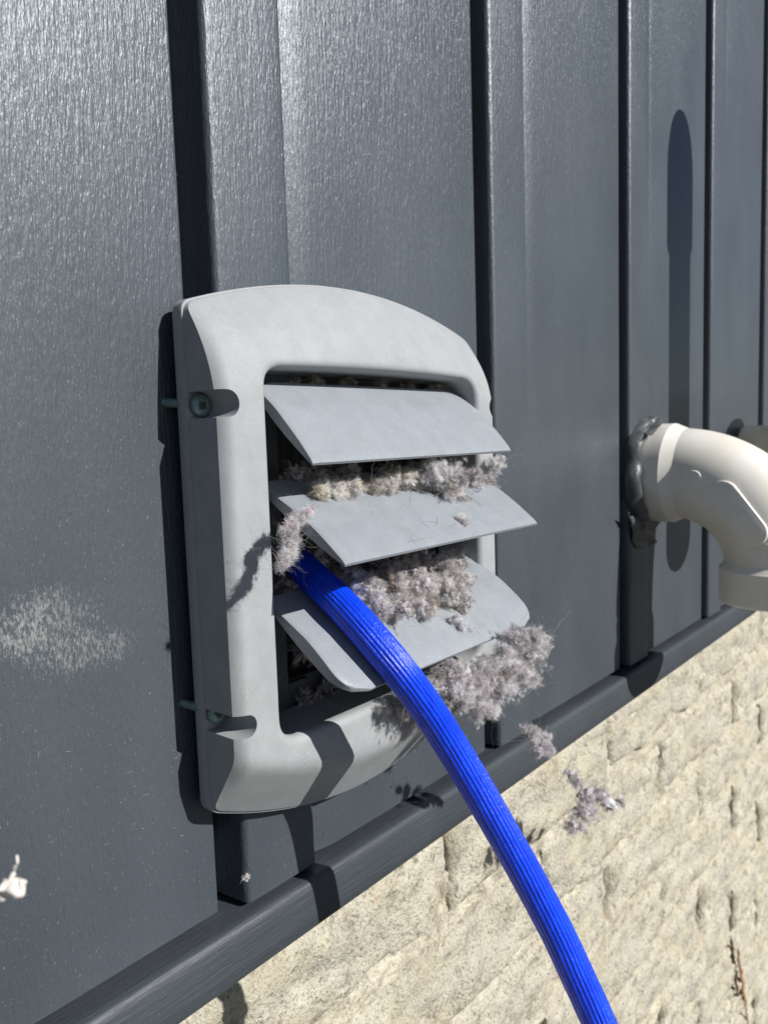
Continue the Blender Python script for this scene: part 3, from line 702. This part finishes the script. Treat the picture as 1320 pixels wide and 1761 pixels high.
fly = clump('lint_clump', [bl(*q) for q in [(978, 1330, .005, 12), (990, 1345, .005, 15), (1005, 1365, .005, 20), (1000, 1395, .005, 21), (985, 1420, .005, 16), (1030, 1370, .005, 18), (1050, 1385, .005, 13), (1065, 1378, .005, 8), (1000, 1425, .005, 10), (1015, 1395, .005, 16)]], 1100, 34, {'mauve': 6, 'grey': 3, 'light': 1.5}, 'ragged lint scrap floating in front of the brick with a white flake in it', strays=26, core=.6, tuft=(.0012, .0026))
fo = Vector(at(1040, 1375, .0155)); V, F = [], []
for i in range(9):
    for j in range(5):
        u, v = i/8-.5, j/4-.5; V.append(fo + rt*(u*.019 + .002*noise.noise(Vector((i, j, 1)))) + up*(-u*.011+v*.0085*(1-(2*u)**2*.7) + .001*noise.noise(Vector((i, j, 4)))) + fw*(.002*noise.noise(Vector((i*.8, j*.8, 2)))))
for i in range(8):
    for j in range(4): a = i*5+j; F.append((a, a+1, a+6, a+5))
M_FLAKE, t_, b_ = mat('white_paper_flake', (0.85, 0.85, 0.85), 0.4)
fl = mesh_obj('paper_flake', V, F, M_FLAKE); fl.parent = fly
# inside, above the top louvre
clump('lint_pile', [bl(*q) for q in [(500, 660, .003, 12), (545, 658, .004, 12), (600, 662, .004, 11), (650, 664, .004, 11), (700, 666, .004, 11), (745, 668, .004, 11), (780, 672, .004, 9)]], 500, 50, {'brown': 2, 'beige': 3, 'grey': 2}, 'felted tan lint seen in the slot above the top louvre', strays=6)
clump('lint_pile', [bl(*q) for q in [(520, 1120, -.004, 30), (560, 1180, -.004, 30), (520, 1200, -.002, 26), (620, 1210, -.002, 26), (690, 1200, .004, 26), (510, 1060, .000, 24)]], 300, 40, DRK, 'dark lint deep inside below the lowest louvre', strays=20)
M_SCRAP, t_, b_ = mat('cream_lint_scrap', (0.72, 0.66, 0.60), 0.9)
def scrap_mesh():
    base = Vector(at(14, 1524, .100)); V, F = [], []; k_ = (base-CAM).dot(fw)/FPX
    bm = bmesh.new()
    for cx_, cy_, sx, sy in ((-4, 2, 17, 15), (12, 4, 16, 11), (24, -3, 9, 8), (-10, 14, 12, 12), (6, -14, 6, 9), (9, -28, 4, 9), (14, -42, 4, 8)):
        m_ = Matrix.Translation(base + rt*(cx_*k_) - up*(cy_*k_)) @ Matrix.Rotation(.4, 4, fw) @ Matrix.Diagonal((sx*k_, sx*k_, sy*k_, 1))
        bmesh.ops.create_icosphere(bm, subdivisions=3, radius=1, matrix=m_)
    for v in bm.verts:
        q = v.co*520; v.co += Vector((noise.noise(q), noise.noise(q+Vector((9, 0, 0))), noise.noise(q+Vector((0, 9, 0)))))*.0011
    me = bpy.data.meshes.new('lint_scrap'); bm.to_mesh(me); bm.free(); me.materials.append(M_SCRAP); fix(me)
    return link(bpy.data.objects.new('lint_scrap', me))
tag(scrap_mesh(), 'pale cream lint scrap drifting close in front of the siding at the left edge', 'lint')
clump('lint_tuft', [bl(423, 1510, .0015, 4)], 40, 40, {'cream': 3, 'light': 3}, 'tiny lint crumb stuck to the siding under the vent', strays=0, core=.6, tuft=(.0004, .0008), flen=(.0005, .0012))

def hairs(n, name, label, prof, x0, x1):
    P, D = [], []
    for _ in range(n):
        t = random.uniform(.15, .95); i = t*(len(prof)-1); a_, b_ = prof[int(i)], prof[min(len(prof)-1, int(i)+1)]; f = i-int(i)
        P.append((random.uniform(x0, x1), -(a_[0]+(b_[0]-a_[0])*f)-.0003, a_[1]+(b_[1]-a_[1])*f+.0003)); D.append((random.uniform(-1, 1), -.78*random.uniform(-1, 1), 0)); D[-1] = (D[-1][0], D[-1][1], D[-1][1]*.72)
    P, D = np.array(P), np.array(D)
    return tag(lint_mesh(name, [ribbons(P, D, rng.uniform(.006, .018, n), np.full(n, .00010), np.full((n, 3), .10), seg=12, curl=.10)]), label, kind='stuff')
hairs(26, 'fine_hairs', 'fine dark hairs lying on the middle louvre', LP2, .05, .14)
# dust and loose fibres clinging to the siding and frame
def dust(n, fx, name, label, par=None):
    P = np.array([fx() for _ in range(n)]); d = rng.normal(0, 1, (n, 3)); d[:, 1] *= .15
    L = np.where(rng.random(n) < .8, rng.uniform(.0002, .0007, n), rng.uniform(.0008, .0028, n))
    o = lint_mesh(name, [ribbons(P, d, L, rng.uniform(.00006, .00014, n), np.clip(rng.uniform(.35, .8, (n, 1))*np.array([[1, .98, .95]]), 0, 1), seg=3, curl=.5)])
    return tag(o, label, kind='stuff')
def on_siding():
    while True:
        p = at(random.uniform(-20, 1250), random.uniform(0, 1560)**1.0, 0.00025)
        x = p.x % S
        if p.z < -.19 or x < .056: continue
        if random.random() < 0.25+0.75*min(1, max(0, (0.05-p.z)/.15)): return tuple(p)
dust(2600, on_siding, 'dust_fibres', 'fine pale dust fibres sticking to the dark siding')

# lower right: a bark strip, and a dark strip added for a dark cavity
def brown_strip(pts, label, colr, seed):
    m, t, b = mat('bark_cavity_brown', colr, .9); L = []
    P = [at(x, y, -QB+.002) for x, y, w_ in pts]
    for i, (p, (_, _, w_)) in enumerate(zip(P, pts)):
        l = []
        for j in range(10):
            q = 2*math.pi*j/10; rr = w_*(1+.6*noise.noise(Vector((i*.9, math.cos(q), math.sin(q)+seed)))); l.append(p + Vector((math.cos(q)*rr, math.sin(q)*rr*.5, .002*noise.noise(Vector((i, j, seed))))))
        L.append(l)
    V, F = loft(L); o = mesh_obj('bark_cavity_strip', V, F, m); tag(o, label, 'debris')
brown_strip([(1256+.6*i+3*noise.noise(Vector((i*.5, 1, 1))), 1612+5*i, .0012+.0045*abs(noise.noise(Vector((i*.37, 3, 3))))+.002*math.sin(math.pi*i/20)) for i in range(21)], 'dark brown strip standing in for the dark cavity in a brick joint at the lower right', (0.10, 0.055, 0.025), 3)
brown_strip([(1268+.9*i+3*noise.noise(Vector((i*.6, 7, 1))), 1632+6.5*i, .0012+.0035*abs(noise.noise(Vector((i*.41, 8, 3))))+.0015*math.sin(math.pi*min(1, i/18))) for i in range(24)], 'orange brown strip of bark hanging down the brick at the lower right edge', (0.36, 0.20, 0.09), 9)
